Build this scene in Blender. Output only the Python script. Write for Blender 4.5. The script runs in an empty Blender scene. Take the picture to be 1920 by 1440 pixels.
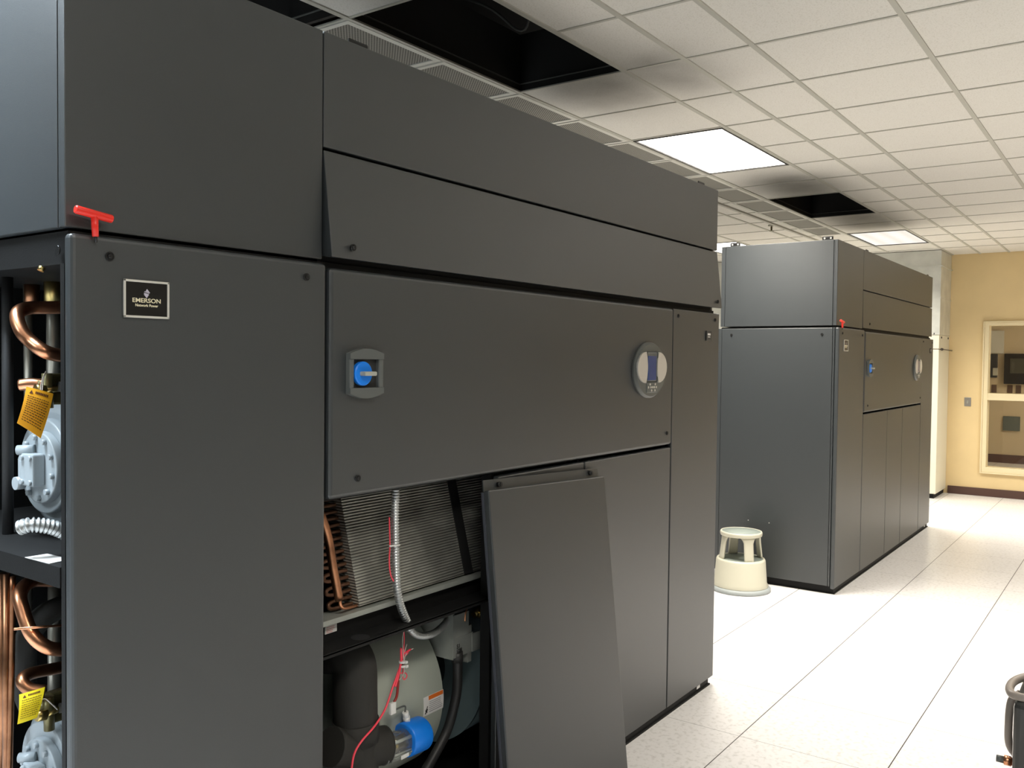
import bpy, bmesh, math, random
from mathutils import Vector, Matrix
random.seed(7)
S = bpy.context.scene
COL = S.collection
PI = math.pi

# ---------------------------------------------------------------- materials
def nt(name):
    m = bpy.data.materials.new(name); m.use_nodes = True
    n = m.node_tree.nodes; l = m.node_tree.links
    return m, n, l, n['Principled BSDF']
def pm(name, col, rough=.5, metal=0., bump=0., scale=60., var=0., vscale=6., spec=None, trans=0., coat=0.):
    m, n, l, b = nt(name)
    b.inputs['Base Color'].default_value = (*col, 1)
    b.inputs['Roughness'].default_value = rough
    b.inputs['Metallic'].default_value = metal
    if spec is not None: b.inputs['Specular IOR Level'].default_value = spec
    b.inputs['Transmission Weight'].default_value = trans
    b.inputs['Coat Weight'].default_value = coat
    if bump or var:
        tc = n.new('ShaderNodeTexCoord')
    if bump:
        t = n.new('ShaderNodeTexNoise'); t.inputs['Scale'].default_value = scale; t.inputs['Detail'].default_value = 3
        bp = n.new('ShaderNodeBump'); bp.inputs['Strength'].default_value = bump; bp.inputs['Distance'].default_value = .002
        l.new(tc.outputs['Object'], t.inputs['Vector']); l.new(t.outputs['Fac'], bp.inputs['Height']); l.new(bp.outputs['Normal'], b.inputs['Normal'])
    if var:
        t = n.new('ShaderNodeTexNoise'); t.inputs['Scale'].default_value = vscale; t.inputs['Detail'].default_value = 5
        r = n.new('ShaderNodeMapRange'); r.inputs['From Min'].default_value = .3; r.inputs['From Max'].default_value = .7
        r.inputs['To Min'].default_value = 1-var; r.inputs['To Max'].default_value = 1+var
        x = n.new('ShaderNodeMix'); x.data_type = 'RGBA'; x.blend_type = 'MULTIPLY'; x.inputs['Factor'].default_value = 1
        x.inputs[6].default_value = (*col, 1)
        l.new(tc.outputs['Object'], t.inputs['Vector']); l.new(t.outputs['Fac'], r.inputs['Value'])
        l.new(r.outputs['Result'], x.inputs[7]); l.new(x.outputs[2], b.inputs['Base Color'])
    return m
def emis(name, col, st):
    m, n, l, b = nt(name)
    b.inputs['Base Color'].default_value = (.8, .8, .8, 1)
    b.inputs['Emission Color'].default_value = (*col, 1); b.inputs['Emission Strength'].default_value = st
    return m
PAINT = pm('charcoal_powder_coat', (.0295, .0345, .0375), .40, bump=.25, scale=900, var=.06, vscale=400, spec=1.)
BLACK = pm('black_painted_steel', (.011, .011, .011), .6, bump=.2, scale=400, spec=.2)
DARKIN = pm('dark_inner_steel', (.02, .02, .021), .6)
GALV = pm('galvanised_steel', (.52, .54, .54), .38, metal=.75, var=.12, vscale=9)
GALVB = pm('galvanised_box_steel', (.36, .38, .35), .42, metal=.35, var=.1, vscale=14)
COPPER = pm('copper_pipe', (.72, .33, .18), .28, metal=1., var=.3, vscale=14)
COPPERD = pm('tarnished_copper', (.36, .17, .09), .35, metal=1., var=.35, vscale=18)
BRASS = pm('brass', (.55, .42, .16), .3, metal=1., var=.2, vscale=30)
OLIVE = pm('olive_plated_valve', (.16, .14, .06), .35, metal=.6)
STEEL = pm('dull_steel_pipe', (.42, .40, .34), .35, metal=.8, var=.2, vscale=8)
GREYC = pm('pale_grey_machine_enamel', (.42, .47, .50), .32, bump=.2, scale=120)
FOAM = pm('black_pipe_insulation', (.022, .021, .018), .75, bump=.4, scale=60)
RUBBER = pm('black_rubber', (.02, .02, .02), .5)
DRUM = pm('grey_green_drum_enamel', (.42, .455, .395), .4, bump=.15, scale=80)
DRUM2 = pm('galvanised_blower_side', (.24, .33, .35), .45, metal=.3)
BLUE = pm('blue_plastic', (.008, .23, .9), .35)
WHITEP = pm('white_plastic', (.8, .8, .77), .4)
GREYP = pm('grey_plastic', (.115, .125, .12), .4)
GREYPL = pm('light_grey_plastic', (.42, .43, .38), .4)
DGREYP = pm('dark_grey_plastic', (.035, .035, .033), .5)
SILVER = pm('silver_plastic', (.72, .70, .66), .32, metal=.35)
SCREEN = pm('blue_display_glass', (.015, .06, .24), .12, coat=.6)
CHROME = pm('bright_chrome', (.72, .70, .64), .3, metal=.25)
BADGE = pm('black_badge', (.012, .011, .010), .3)
CREAML = pm('cream_lettering', (.85, .78, .55), .4)
LILAC = pm('pale_lilac_logo', (.55, .52, .62), .4)
RED = pm('red_plastic', (.85, .03, .018), .35)
SCREW = pm('dark_screw', (.03, .03, .03), .35, metal=.6)
ORANGE = pm('orange_card', (1., .46, .015), .55)
YELLOW = pm('yellow_card', (1., .80, .015), .55)
INK = pm('dark_ink', (.12, .035, .005), .7)
BLKINK = pm('black_ink', (.01, .01, .01), .7)
WARNO = pm('orange_label_band', (.72, .16, .02), .5)
PAPER = pm('white_label', (.75, .74, .72), .5)
GREYINK = pm('grey_print', (.35, .35, .36), .7)
REDINK = pm('red_print', (.6, .15, .12), .7)
REDW = pm('red_wire', (.95, .07, .11), .4)
DREDW = pm('dark_red_wire', (.28, .02, .015), .4)
WHW = pm('white_wire', (.55, .50, .46), .4)
STOOLP = pm('cream_stool_plastic', (.58, .56, .45), .4)
STOOLG = pm('grey_green_tread_rubber', (.26, .30, .27), .6, bump=.5, scale=160)
STOOLR = pm('grey_rubber_skirt', (.34, .37, .37), .6)
WALL = pm('cream_wall_paint', (.80, .625, .34), .75, bump=.15, scale=150, var=.03, vscale=3)
WALLG = pm('pale_grey_wall_paint', (.20, .20, .185), .75, bump=.15, scale=150)
WALLB = pm('beige_room_paint', (.55, .47, .33), .8, bump=.1, scale=100)
BASEB = pm('brown_vinyl_base', (.09, .045, .035), .5)
FRAMEW = pm('cream_window_frame', (.84, .73, .48), .5)
CABW = pm('off_white_cabinet', (.78, .75, .62), .45)
DUCT = pm('duct_galvanised', (.70, .71, .66), .42, metal=.4, var=.12, vscale=5)
TBAR = pm('white_ceiling_grid', (.52, .51, .45), .55)
VFRAME = pm('white_vent_frame', (.74, .73, .67), .5)
LFRAME = pm('dark_fixture_frame', (.02, .018, .016), .5)
DECK = pm('dark_deck', (.010, .010, .009), .9)
GEARB = pm('black_equipment_shell', (.035, .036, .034), .3, coat=.3)
GREYTUBE = pm('taupe_tube', (.30, .26, .23), .4)
GLASSW = None

def mat_ceiling():
    m, n, l, b = nt('acoustic_tile')
    b.inputs['Roughness'].default_value = .9
    g = n.new('ShaderNodeNewGeometry')
    t = n.new('ShaderNodeTexNoise'); t.inputs['Scale'].default_value = 150; t.inputs['Detail'].default_value = 4
    r = n.new('ShaderNodeValToRGB')
    r.color_ramp.elements[0].position = .33; r.color_ramp.elements[0].color = (.72, .70, .635, 1)
    r.color_ramp.elements[1].position = .48; r.color_ramp.elements[1].color = (.82, .80, .745, 1)
    l.new(g.outputs['Position'], t.inputs['Vector']); l.new(t.outputs['Fac'], r.inputs['Fac'])
    # soft, mottled darker patches on the tiles around the ceiling openings
    sx = n.new('ShaderNodeSeparateXYZ'); l.new(g.outputs['Position'], sx.inputs[0])
    def mth(op, a, bb=None):
        q = n.new('ShaderNodeMath'); q.operation = op
        for i, v in enumerate([a, bb]):
            if v is None: continue
            if isinstance(v, (int, float)): q.inputs[i].default_value = v
            else: l.new(v, q.inputs[i])
        return q.outputs[0]
    tot = None
    for (cx, cy, hx, hy, wx, wy) in DARK_PATCHES:
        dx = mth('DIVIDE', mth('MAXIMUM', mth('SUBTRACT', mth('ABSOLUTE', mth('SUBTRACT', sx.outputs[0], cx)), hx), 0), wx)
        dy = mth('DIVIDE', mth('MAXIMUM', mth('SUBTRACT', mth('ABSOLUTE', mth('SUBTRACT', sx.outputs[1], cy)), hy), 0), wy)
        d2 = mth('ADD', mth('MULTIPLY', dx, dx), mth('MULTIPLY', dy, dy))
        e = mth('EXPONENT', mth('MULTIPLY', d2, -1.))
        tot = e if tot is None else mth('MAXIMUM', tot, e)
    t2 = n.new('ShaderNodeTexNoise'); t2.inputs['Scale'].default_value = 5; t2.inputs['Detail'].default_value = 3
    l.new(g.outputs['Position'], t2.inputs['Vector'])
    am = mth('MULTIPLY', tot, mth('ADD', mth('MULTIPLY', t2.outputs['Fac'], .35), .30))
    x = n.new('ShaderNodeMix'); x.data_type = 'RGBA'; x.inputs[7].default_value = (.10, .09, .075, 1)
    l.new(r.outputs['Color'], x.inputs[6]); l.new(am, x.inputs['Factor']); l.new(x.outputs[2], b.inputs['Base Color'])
    bp = n.new('ShaderNodeBump'); bp.inputs['Strength'].default_value = .3; bp.inputs['Distance'].default_value = .003
    l.new(t.outputs['Fac'], bp.inputs['Height']); l.new(bp.outputs['Normal'], b.inputs['Normal'])
    return m
DARK_PATCHES = [(3.12, .56, .08, .06, .30, .28), (3.0, .10, .1, .0, .35, .22), (6.0, .52, .12, .02, .42, .27), (8.2, .55, .2, .1, .42, .27)]
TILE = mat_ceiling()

def mat_floor():
    m, n, l, b = nt('white_laminate_floor')
    b.inputs['Roughness'].default_value = .28
    g = n.new('ShaderNodeNewGeometry'); sx = n.new('ShaderNodeSeparateXYZ'); l.new(g.outputs['Position'], sx.inputs[0])
    t = n.new('ShaderNodeTexNoise'); t.inputs['Scale'].default_value = 45; t.inputs['Detail'].default_value = 5
    r = n.new('ShaderNodeValToRGB')
    r.color_ramp.elements[0].position = .3; r.color_ramp.elements[0].color = (.66, .64, .62, 1)
    r.color_ramp.elements[1].position = .5; r.color_ramp.elements[1].color = (.83, .81, .80, 1)
    l.new(g.outputs['Position'], t.inputs['Vector']); l.new(t.outputs['Fac'], r.inputs['Fac'])
    def seam(ax, off, w):
        a = n.new('ShaderNodeMath'); a.operation = 'SUBTRACT'; l.new(sx.outputs[ax], a.inputs[0]); a.inputs[1].default_value = off
        q = n.new('ShaderNodeMath'); q.operation = 'PINGPONG'; l.new(a.outputs[0], q.inputs[0]); q.inputs[1].default_value = .3048
        c = n.new('ShaderNodeMath'); c.operation = 'LESS_THAN'; l.new(q.outputs[0], c.inputs[0]); c.inputs[1].default_value = w
        return c.outputs[0]
    s1 = seam(1, -.3553, .0022); s0 = seam(0, 2.8271, .0011)
    x1 = n.new('ShaderNodeMix'); x1.data_type = 'RGBA'; x1.inputs[7].default_value = (.03, .027, .025, 1)
    l.new(r.outputs['Color'], x1.inputs[6]); l.new(s1, x1.inputs['Factor'])
    x2 = n.new('ShaderNodeMix'); x2.data_type = 'RGBA'; x2.inputs[7].default_value = (.10, .09, .085, 1)
    l.new(x1.outputs[2], x2.inputs[6]); l.new(s0, x2.inputs['Factor']); l.new(x2.outputs[2], b.inputs['Base Color'])
    return m
FLOOR = mat_floor()

def mat_vent():
    m, n, l, b = nt('perforated_vent_plate')
    b.inputs['Roughness'].default_value = .6
    g = n.new('ShaderNodeNewGeometry')
    mp = n.new('ShaderNodeMapping'); mp.inputs['Rotation'].default_value = (0, 0, PI/4)
    mp.inputs['Scale'].default_value = (85, 85, 0)
    v = n.new('ShaderNodeTexVoronoi'); v.inputs['Scale'].default_value = 1; v.inputs['Randomness'].default_value = 0
    r = n.new('ShaderNodeMath'); r.operation = 'LESS_THAN'; r.inputs[1].default_value = .34
    x = n.new('ShaderNodeMix'); x.data_type = 'RGBA'; x.inputs[6].default_value = (.34, .33, .29, 1); x.inputs[7].default_value = (.03, .028, .025, 1)
    l.new(g.outputs['Position'], mp.inputs[0]); l.new(mp.outputs[0], v.inputs['Vector']); l.new(v.outputs['Distance'], r.inputs[0])
    l.new(r.outputs[0], x.inputs['Factor']); l.new(x.outputs[2], b.inputs['Base Color'])
    return m
VENT = mat_vent()

def mat_fins():
    m, n, l, b = nt('aluminium_coil_fins')
    b.inputs['Metallic'].default_value = .55; b.inputs['Roughness'].default_value = .45
    tc = n.new('ShaderNodeTexCoord')
    sx = n.new('ShaderNodeSeparateXYZ'); l.new(tc.outputs['Object'], sx.inputs[0])
    w = n.new('ShaderNodeMath'); w.operation = 'PINGPONG'; l.new(sx.outputs[2], w.inputs[0]); w.inputs[1].default_value = .0043
    r = n.new('ShaderNodeMapRange'); r.inputs['From Max'].default_value = .0043
    l.new(w.outputs[0], r.inputs['Value'])
    cr = n.new('ShaderNodeValToRGB')
    cr.color_ramp.elements[0].position = .12; cr.color_ramp.elements[0].color = (.13, .13, .115, 1)
    cr.color_ramp.elements[1].position = .6; cr.color_ramp.elements[1].color = (.74, .74, .66, 1)
    l.new(r.outputs['Result'], cr.inputs['Fac'])
    # patchy oily grime across the fin pack
    t = n.new('ShaderNodeTexNoise'); t.inputs['Scale'].default_value = 5; t.inputs['Detail'].default_value = 4
    l.new(tc.outputs['Object'], t.inputs['Vector'])
    c2 = n.new('ShaderNodeMapRange'); c2.inputs['From Min'].default_value = .35; c2.inputs['From Max'].default_value = .65; c2.inputs['To Min'].default_value = .45
    l.new(t.outputs['Fac'], c2.inputs['Value'])
    x = n.new('ShaderNodeMix'); x.data_type = 'RGBA'; x.blend_type = 'MULTIPLY'; x.inputs['Factor'].default_value = 1
    l.new(cr.outputs['Color'], x.inputs[6]); l.new(c2.outputs['Result'], x.inputs[7]); l.new(x.outputs[2], b.inputs['Base Color'])
    bp = n.new('ShaderNodeBump'); bp.inputs['Strength'].default_value = .8; bp.inputs['Distance'].default_value = .004
    l.new(r.outputs['Result'], bp.inputs['Height']); l.new(bp.outputs['Normal'], b.inputs['Normal'])
    return m
FINS = mat_fins()

def mat_lens(name, col, st):
    m, n, l, b = nt(name)
    b.inputs['Base Color'].default_value = (.3, .3, .3, 1)
    tc = n.new('ShaderNodeNewGeometry')
    w = n.new('ShaderNodeTexWave'); w.wave_type = 'BANDS'; w.bands_direction = 'Y'; w.inputs['Scale'].default_value = 1.65
    w.inputs['Distortion'].default_value = 0
    w2 = n.new('ShaderNodeTexWave'); w2.bands_direction = 'X'; w2.inputs['Scale'].default_value = 2.6
    r = n.new('ShaderNodeMapRange'); r.inputs['To Min'].default_value = st*.72; r.inputs['To Max'].default_value = st*1.2
    a = n.new('ShaderNodeMath'); a.operation = 'MULTIPLY'
    l.new(tc.outputs['Position'], w.inputs['Vector']); l.new(tc.outputs['Position'], w2.inputs['Vector'])
    l.new(w.outputs['Fac'], a.inputs[0]); l.new(w2.outputs['Fac'], a.inputs[1]); l.new(a.outputs[0], r.inputs['Value'])
    b.inputs['Emission Color'].default_value = (*col, 1); l.new(r.outputs['Result'], b.inputs['Emission Strength'])
    return m
LENS = mat_lens('lit_prismatic_lens', (1., .94, .845), 5)
LENSF = mat_lens('lit_prismatic_lens_far', (1., .95, .87), .62)
LENSC = mat_lens('lit_prismatic_lens_cool', (.80, .92, 1.), 5)

def mat_glass():
    m, n, l, b = nt('window_glass')
    b.inputs['Base Color'].default_value = (.95, .93, .88, 1); b.inputs['Roughness'].default_value = .02
    b.inputs['Transmission Weight'].default_value = 1; b.inputs['IOR'].default_value = 1.45
    return m
GLASSW = mat_glass()
CLEAR = pm('clear_plastic', (.9, .9, .88), .05, trans=.9)

# ---------------------------------------------------------------- mesh helpers
class MB:
    def __init__(s): s.b = bmesh.new()
    def _m(s, t, smooth=False):
        if smooth:
            for f in t.faces: f.smooth = True
        me = bpy.data.meshes.new('t'); t.to_mesh(me); t.free(); s.b.from_mesh(me); bpy.data.meshes.remove(me); return s
    def box(s, x0, x1, y0, y1, z0, z1, bev=0, seg=2):
        t = bmesh.new(); bmesh.ops.create_cube(t, size=1)
        for v in t.verts:
            v.co = Vector((x0 if v.co.x < 0 else x1, y0 if v.co.y < 0 else y1, z0 if v.co.z < 0 else z1))
        if bev: bmesh.ops.bevel(t, geom=list(t.edges), offset=bev, segments=seg, affect='EDGES', profile=.5)
        return s._m(t)
    def hexa(s, pts, bev=0):
        """8 corners: bottom loop (4) then top loop (4)"""
        t = bmesh.new(); v = [t.verts.new(Vector(p)) for p in pts]
        for f in ((3,2,1,0),(4,5,6,7),(0,1,5,4),(1,2,6,5),(2,3,7,6),(3,0,4,7)): t.faces.new([v[i] for i in f])
        bmesh.ops.recalc_face_normals(t, faces=list(t.faces))
        if bev: bmesh.ops.bevel(t, geom=list(t.edges), offset=bev, segments=2, affect='EDGES', profile=.5)
        return s._m(t)
    def cyl(s, p0, p1, r0, r1=None, n=24, bev=0):
        p0, p1 = Vector(p0), Vector(p1); r1 = r0 if r1 is None else r1
        d = p1-p0; t = bmesh.new()
        bmesh.ops.create_cone(t, cap_ends=True, segments=n, radius1=r0, radius2=r1, depth=d.length)
        if bev:
            e = [e for e in t.edges if len(e.link_faces) == 2 and any(len(f.verts) > 4 for f in e.link_faces)]
            bmesh.ops.bevel(t, geom=e, offset=bev, segments=2, affect='EDGES', profile=.5)
        for f in t.faces:
            if len(f.verts) <= 4: f.smooth = True
        q = Vector((0, 0, 1)).rotation_difference(d.normalized()).to_matrix().to_4x4()
        bmesh.ops.transform(t, matrix=Matrix.Translation((p0+p1)/2) @ q, verts=t.verts)
        return s._m(t)
    def tube(s, pts, r, n=12, smooth=6, ridge=0, pitch=.01, caps=True):
        P = [Vector(p) for p in pts]
        if smooth and len(P) > 2:                        # Catmull-Rom
            Q = []; E = [2*P[0]-P[1]] + P + [2*P[-1]-P[-2]]
            for i in range(1, len(E)-2):
                a, b, c, d = E[i-1:i+3]
                for k in range(smooth):
                    u = k/smooth
                    Q.append(.5*((2*b)+(c-a)*u+(2*a-5*b+4*c-d)*u*u+(3*b-a-3*c+d)*u**3))
            Q.append(P[-1]); P = Q
        if ridge:
            L = [0]
            for i in range(1, len(P)): L.append(L[-1]+(P[i]-P[i-1]).length)
            N = max(4, int(L[-1]/pitch*4)); Q = []; j = 0
            for k in range(N+1):
                q = L[-1]*k/N
                while j < len(L)-2 and L[j+1] < q: j += 1
                Q.append(P[j].lerp(P[j+1], (q-L[j])/max(1e-9, L[j+1]-L[j])))
            P = Q
        t = bmesh.new(); rings = []; up = None
        for i, p in enumerate(P):
            d = (P[min(i+1, len(P)-1)]-P[max(i-1, 0)]).normalized()
            if up is None:
                up = d.cross(Vector((0, 0, 1)));  up = up if up.length > .1 else d.cross(Vector((1, 0, 0)))
                up.normalize()
            up = (up-d*up.dot(d)).normalized(); w = d.cross(up)
            rr = r*(1+(ridge*(1 if i % 4 in (1, 2) else -1) if ridge else 0))
            rings.append([t.verts.new(p+up*math.cos(2*PI*k/n)*rr+w*math.sin(2*PI*k/n)*rr) for k in range(n)])
        for a, b in zip(rings, rings[1:]):
            for k in range(n): t.faces.new((a[k], a[(k+1) % n], b[(k+1) % n], b[k]))
        for f in t.faces: f.smooth = True
        if caps: t.faces.new(rings[0][::-1]); t.faces.new(rings[-1])
        return s._m(t)
    def lathe(s, prof, n=48, c=(0, 0, 0), sx=1., sy=1.):
        t = bmesh.new(); R = []
        for (r, z) in prof:
            R.append([t.verts.new((c[0]+r*sx*math.cos(2*PI*k/n), c[1]+r*sy*math.sin(2*PI*k/n), c[2]+z)) for k in range(n)])
        for a, b in zip(R, R[1:]):
            for k in range(n): t.faces.new((a[k], a[(k+1) % n], b[(k+1) % n], b[k]))
        for f in t.faces: f.smooth = True
        t.faces.new(R[0][::-1]); t.faces.new(R[-1])
        return s._m(t)
    def ell(s, c, ra, normal='y', depth=.01, rb=None, n=48, bev=0):
        """elliptic plate facing -y: c centre of the back face"""
        t = bmesh.new(); rb = rb or ra; prof = [(1, 0), (1, depth-bev), (1-bev/ra, depth)] if bev else [(1, 0), (1, depth)]
        R = [[t.verts.new((c[0]+ra*q*math.cos(2*PI*k/n), c[1]-d, c[2]+rb*q*math.sin(2*PI*k/n))) for k in range(n)] for q, d in prof]
        for a, b in zip(R, R[1:]):
            for k in range(n): t.faces.new((a[k], a[(k+1) % n], b[(k+1) % n], b[k]))
        t.faces.new(R[0]); t.faces.new(R[-1][::-1]); bmesh.ops.recalc_face_normals(t, faces=list(t.faces))
        return s._m(t)
    def poly(s, pts, off):
        """flat outline given as 3-D points, extruded by off"""
        t = bmesh.new(); a = [t.verts.new(Vector(p)) for p in pts]; off = Vector(off); b = [t.verts.new(Vector(p)+off) for p in pts]
        n = len(a); t.faces.new(a); t.faces.new(b[::-1])
        for k in range(n): t.faces.new((a[k], b[k], b[(k+1) % n], a[(k+1) % n]))
        bmesh.ops.recalc_face_normals(t, faces=list(t.faces))
        return s._m(t)
    def text(s, txt, size, M, ext=.0005, bold=0., sx=1.):
        c = bpy.data.curves.new('t', 'FONT'); c.body = txt; c.size = size; c.align_x = 'CENTER'; c.extrude = ext; c.offset = bold
        o = bpy.data.objects.new('t', c); COL.objects.link(o)
        dg = bpy.context.evaluated_depsgraph_get(); me = bpy.data.meshes.new_from_object(o.evaluated_get(dg))
        me.transform(M @ Matrix.Diagonal((sx, 1, 1, 1))); s.b.from_mesh(me)
        bpy.data.objects.remove(o); bpy.data.curves.remove(c); bpy.data.meshes.remove(me); return s
    def build(s, name, mat, parent=None):
        me = bpy.data.meshes.new(name); s.b.to_mesh(me); s.b.free(); me.materials.append(mat)
        o = bpy.data.objects.new(name, me); COL.objects.link(o)
        if parent is not None:
            w = Vector(parent.get('_w', (0, 0, 0)))
            me.transform(Matrix.Translation(-w)); o.parent = parent
            o['_w'] = tuple(w)
        return o
FRONT = lambda x, y, z: Matrix.Translation((x, y, z)) @ Matrix.Rotation(PI/2, 4, 'X')

def tag(o, label, cat=None, group=None, kind=None):
    if label: o['label'] = label
    if cat: o['category'] = cat
    if group: o['group'] = group
    if kind: o['kind'] = kind
    return o
def thing(name, loc, label, cat, group=None):
    o = bpy.data.objects.new(name, None); COL.objects.link(o); o.location = loc; o['_w'] = tuple(loc)
    return tag(o, label, cat, group)
def struct(o): o['kind'] = 'structure'; return o
def copy_tree(o, parent=None):
    c = o.copy(); COL.objects.link(c)
    if parent: c.parent = parent
    for ch in [x for x in bpy.data.objects if x.parent == o]: copy_tree(ch, c)
    return c

# ---------------------------------------------------------------- the room
CZ = 3.058
GX = [2.8536+.61*n for n in range(-13, 15)]; GX[-1] = 11.6
GX = [g for g in GX if g < 11.4] + [11.6]
HOLES = [(1.6336, 2.8536, .286, .908), (6.5136, 7.7336, .286, .908), (.4136, 1.5836, .93, 1.52)]
struct(MB().box(-5, 16.2, -5, 4.6, -.05, 0).build('floor', FLOOR))
struct(MB().box(11.6, 11.75, -.105, 4.6, 0, CZ+.6).box(11.6, 11.75, -5, -2.095, 0, CZ+.6).box(11.6, 11.75, -2.095, -.105, 0, .310).box(11.6, 11.75, -2.095, -.105, 2.185, CZ+.6).build('wall_far', WALL))
struct(MB().box(-5, 11.75, 4.5, 4.6, 0, CZ+.6).build('wall_left', WALLG))
struct(MB().box(-5, 11.75, -5.1, -5., 0, CZ+.6).build('wall_right', WALLG))
struct(MB().box(-5.1, -5, -5.1, 4.6, 0, CZ+.6).build('wall_back', WALLG))
struct(MB().box(11.583, 11.6, -5, .28, 0, .10, .003).build('baseboard_far', BASEB))
struct(MB().box(-5, 11.6, -5, -4.983, 0, .10, .003).build('baseboard_right', BASEB))
# ceiling tiles, open where vents, lights and the removed tiles are
YC = [.908, .286, -.024, -.347, -.961] + [-.961-.61*k for k in range(1, 7)] + [-5.0]
cells = [(YC[i+1], YC[i]) for i in range(len(YC)-1)]
left = [(1.21, 1.52), (1.52, 2.13), (2.13, 2.74), (2.74, 3.35), (3.35, 3.96), (3.96, 4.5)]
LIGHTS = []
for lx in (-.7964, 4.0736, 8.9536):
    for (ly0, ly1) in ((.286, .908), (-2.181, -1.571), (2.13, 2.74)):
        if ly0 < 2 or lx > 8: LIGHTS.append((lx, lx+1.22, ly0, ly1))
LIGHTS.append((-3.2364, -2.0164, .286, .908))  # added unseen cool panel that brightens the near unit's open end
def cut(x0, x1, y0, y1):
    cx, cy = (x0+x1)/2, (y0+y1)/2
    return any(a-.01 < cx < b+.01 and c-.01 < cy < d+.01 for a, b, c, d in HOLES+LIGHTS)
cb = MB()
for i in range(len(GX)-1):
    x0, x1 = GX[i], GX[i+1]
    for (y0, y1) in cells+left+([(.908, 1.21)] if x1 < .5 or x0 > 8.9 else []):
        if not cut(x0, x1, y0, y1): cb.box(x0+.006, x1-.006, y0+.008, y1-.008, CZ+.004, CZ+.018)
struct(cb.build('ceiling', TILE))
gb = MB()
def bar_x(y, w, x0=-5., x1=11.6): gb.box(x0, x1, y-w/2, y+w/2, CZ-.002, CZ+.006)
def spans(skip):
    out = [(-5., 11.6)]
    for a, b in skip:
        out = [s for (p, q) in out for s in ((p, min(q, a)), (max(p, b), q)) if s[1]-s[0] > .02]
    return out
for y in YC[:-1]+[1.21, 1.52, 2.13, 2.74, 3.35, 3.96]:
    sk = [(a, b) for a, b, c, d in LIGHTS if c+.05 < y < d-.05]
    for (p, q) in spans(sk): bar_x(y, .024 if y not in (.908,) else .026, p, q)
for p, q in spans([(.42, 1.58)]): gb.box(p, q, 1.305, 1.335, CZ-.012, CZ+.01)
allc = cells+[(.908, 1.21)]+left
for x in GX[1:-1]:
    for (y0, y1) in allc:
        inh = any(a+.05 < x < b-.05 and c-.01 < (y0+y1)/2 < d+.01 for a, b, c, d in HOLES+LIGHTS)
        if not inh: gb.box(x-.007, x+.007, y0, y1, CZ-.0005, CZ+.006)
struct(gb.build('trim_1', TBAR))
# dark space above the ceiling with the upstands around the three openings
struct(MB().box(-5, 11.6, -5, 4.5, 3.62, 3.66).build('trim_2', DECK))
hb = MB(); h2 = MB()
for a, b, c, d in HOLES:
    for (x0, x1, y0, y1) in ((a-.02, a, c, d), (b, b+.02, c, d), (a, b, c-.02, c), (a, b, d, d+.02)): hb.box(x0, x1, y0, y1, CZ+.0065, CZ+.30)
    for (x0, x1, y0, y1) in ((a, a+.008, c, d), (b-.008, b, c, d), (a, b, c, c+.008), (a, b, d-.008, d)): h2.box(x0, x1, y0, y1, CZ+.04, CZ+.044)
struct(hb.build('trim_3', pm('dark_upstand', (.012, .011, .010), .8)))  # near-black colour paints in the shade along the opening rims
struct(h2.build('trim_5', pm('dull_angle', (.13, .13, .12), .6)))
pb = MB().tube([(2.45, .2, 3.5), (2.42, .5, 3.3), (2.46, .62, 3.2), (2.40, .8, 3.34), (2.3, 1.2, 3.5)], .006)
tag(pb.build('hanging_cable', pm('grey_cable', (.05, .05, .045), .6)), 'thin grey cable sagging in the dark ceiling opening nearest the camera', 'cable')

# window to the next room
w = MB()
WX = 11.6
w.box(WX-.02, WX+.17, -2.1, -.10, 2.15, 2.19, .004).box(WX-.02, WX+.17, -2.1, -.10, .305, .37, .004)
w.box(WX-.02, WX+.17, -.15, -.10, .366, 2.154, .004).box(WX-.02, WX+.17, -2.1, -2.05, .366, 2.154, .004)
wf = struct(w.build('window_1', FRAMEW))
MB().box(WX-.012, WX+.16, -2.06, -.14, 1.215, 1.30, .004).build('window_mullion', FRAMEW, wf)
MB().box(WX+.05, WX+.056, -2.06, -.14, .36, 1.216).build('glass_pane', GLASSW, wf)
MB().box(WX+.05, WX+.056, -2.06, -.14, 1.299, 2.16).build('glass_pane', GLASSW, wf)
MB().box(WX-.035, WX-.001, -.10, -.085, .29, 2.20, .003).box(WX-.035, WX-.001, -2.1, -.10, 2.19, 2.205, .003).box(WX-.035, WX-.001, -2.1, -.10, .29, .305, .003).build('window_casing', FRAMEW, wf)
BX = 16.05
struct(MB().box(BX, BX+.1, -5, 4.6, 0, 3.1).build('wall_next_room', WALLB))
struct(MB().box(11.75, BX, -5, 4.6, 2.9, 2.95).build('trim_4', pm('next_room_ceiling', (.6, .57, .5), .9)))
struct(MB().box(11.75, BX, 1.6, 1.7, 0, 2.9).build('wall_next_room_left', WALLB))
struct(MB().box(11.75, BX, -4.6, -4.5, 0, 2.9).build('wall_next_room_right', WALLB))
struct(MB().box(BX-.02, BX, -4.5, 1.6, 0, .14).build('baseboard_next_room', BASEB))
Lr = MB().box(13.2, 14.4, -2.6, -2.0, 2.86, 2.9).build('ceiling_light', emis('next_room_lamp', (1., .9, .72), 26))
tag(Lr, 'lit ceiling panel in the room behind the window', 'light')
tag(MB().box(BX-.03, BX-.001, *sorted((0.4090, 0.2090)), *sorted((2.2330, 1.8450)), .004).build('notice_board', pm('pale_board', (.55, .56, .52), .6)),
    'pale rectangular board on the wall seen through the window', 'board')
mt = thing('wall_monitor', (BX-.1, -.6, 1.2), 'black wall monitor seen through the window beside the phone', 'monitor')
my0, my1, mz0, mz1 = -0.1370-.75, 0.1910, 1.3370, 1.8460
MB().box(BX-.09, BX-.001, my0, my1, mz0, mz1, .008).build('casing', pm('monitor_black', (.012, .012, .014), .25), mt)
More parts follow.
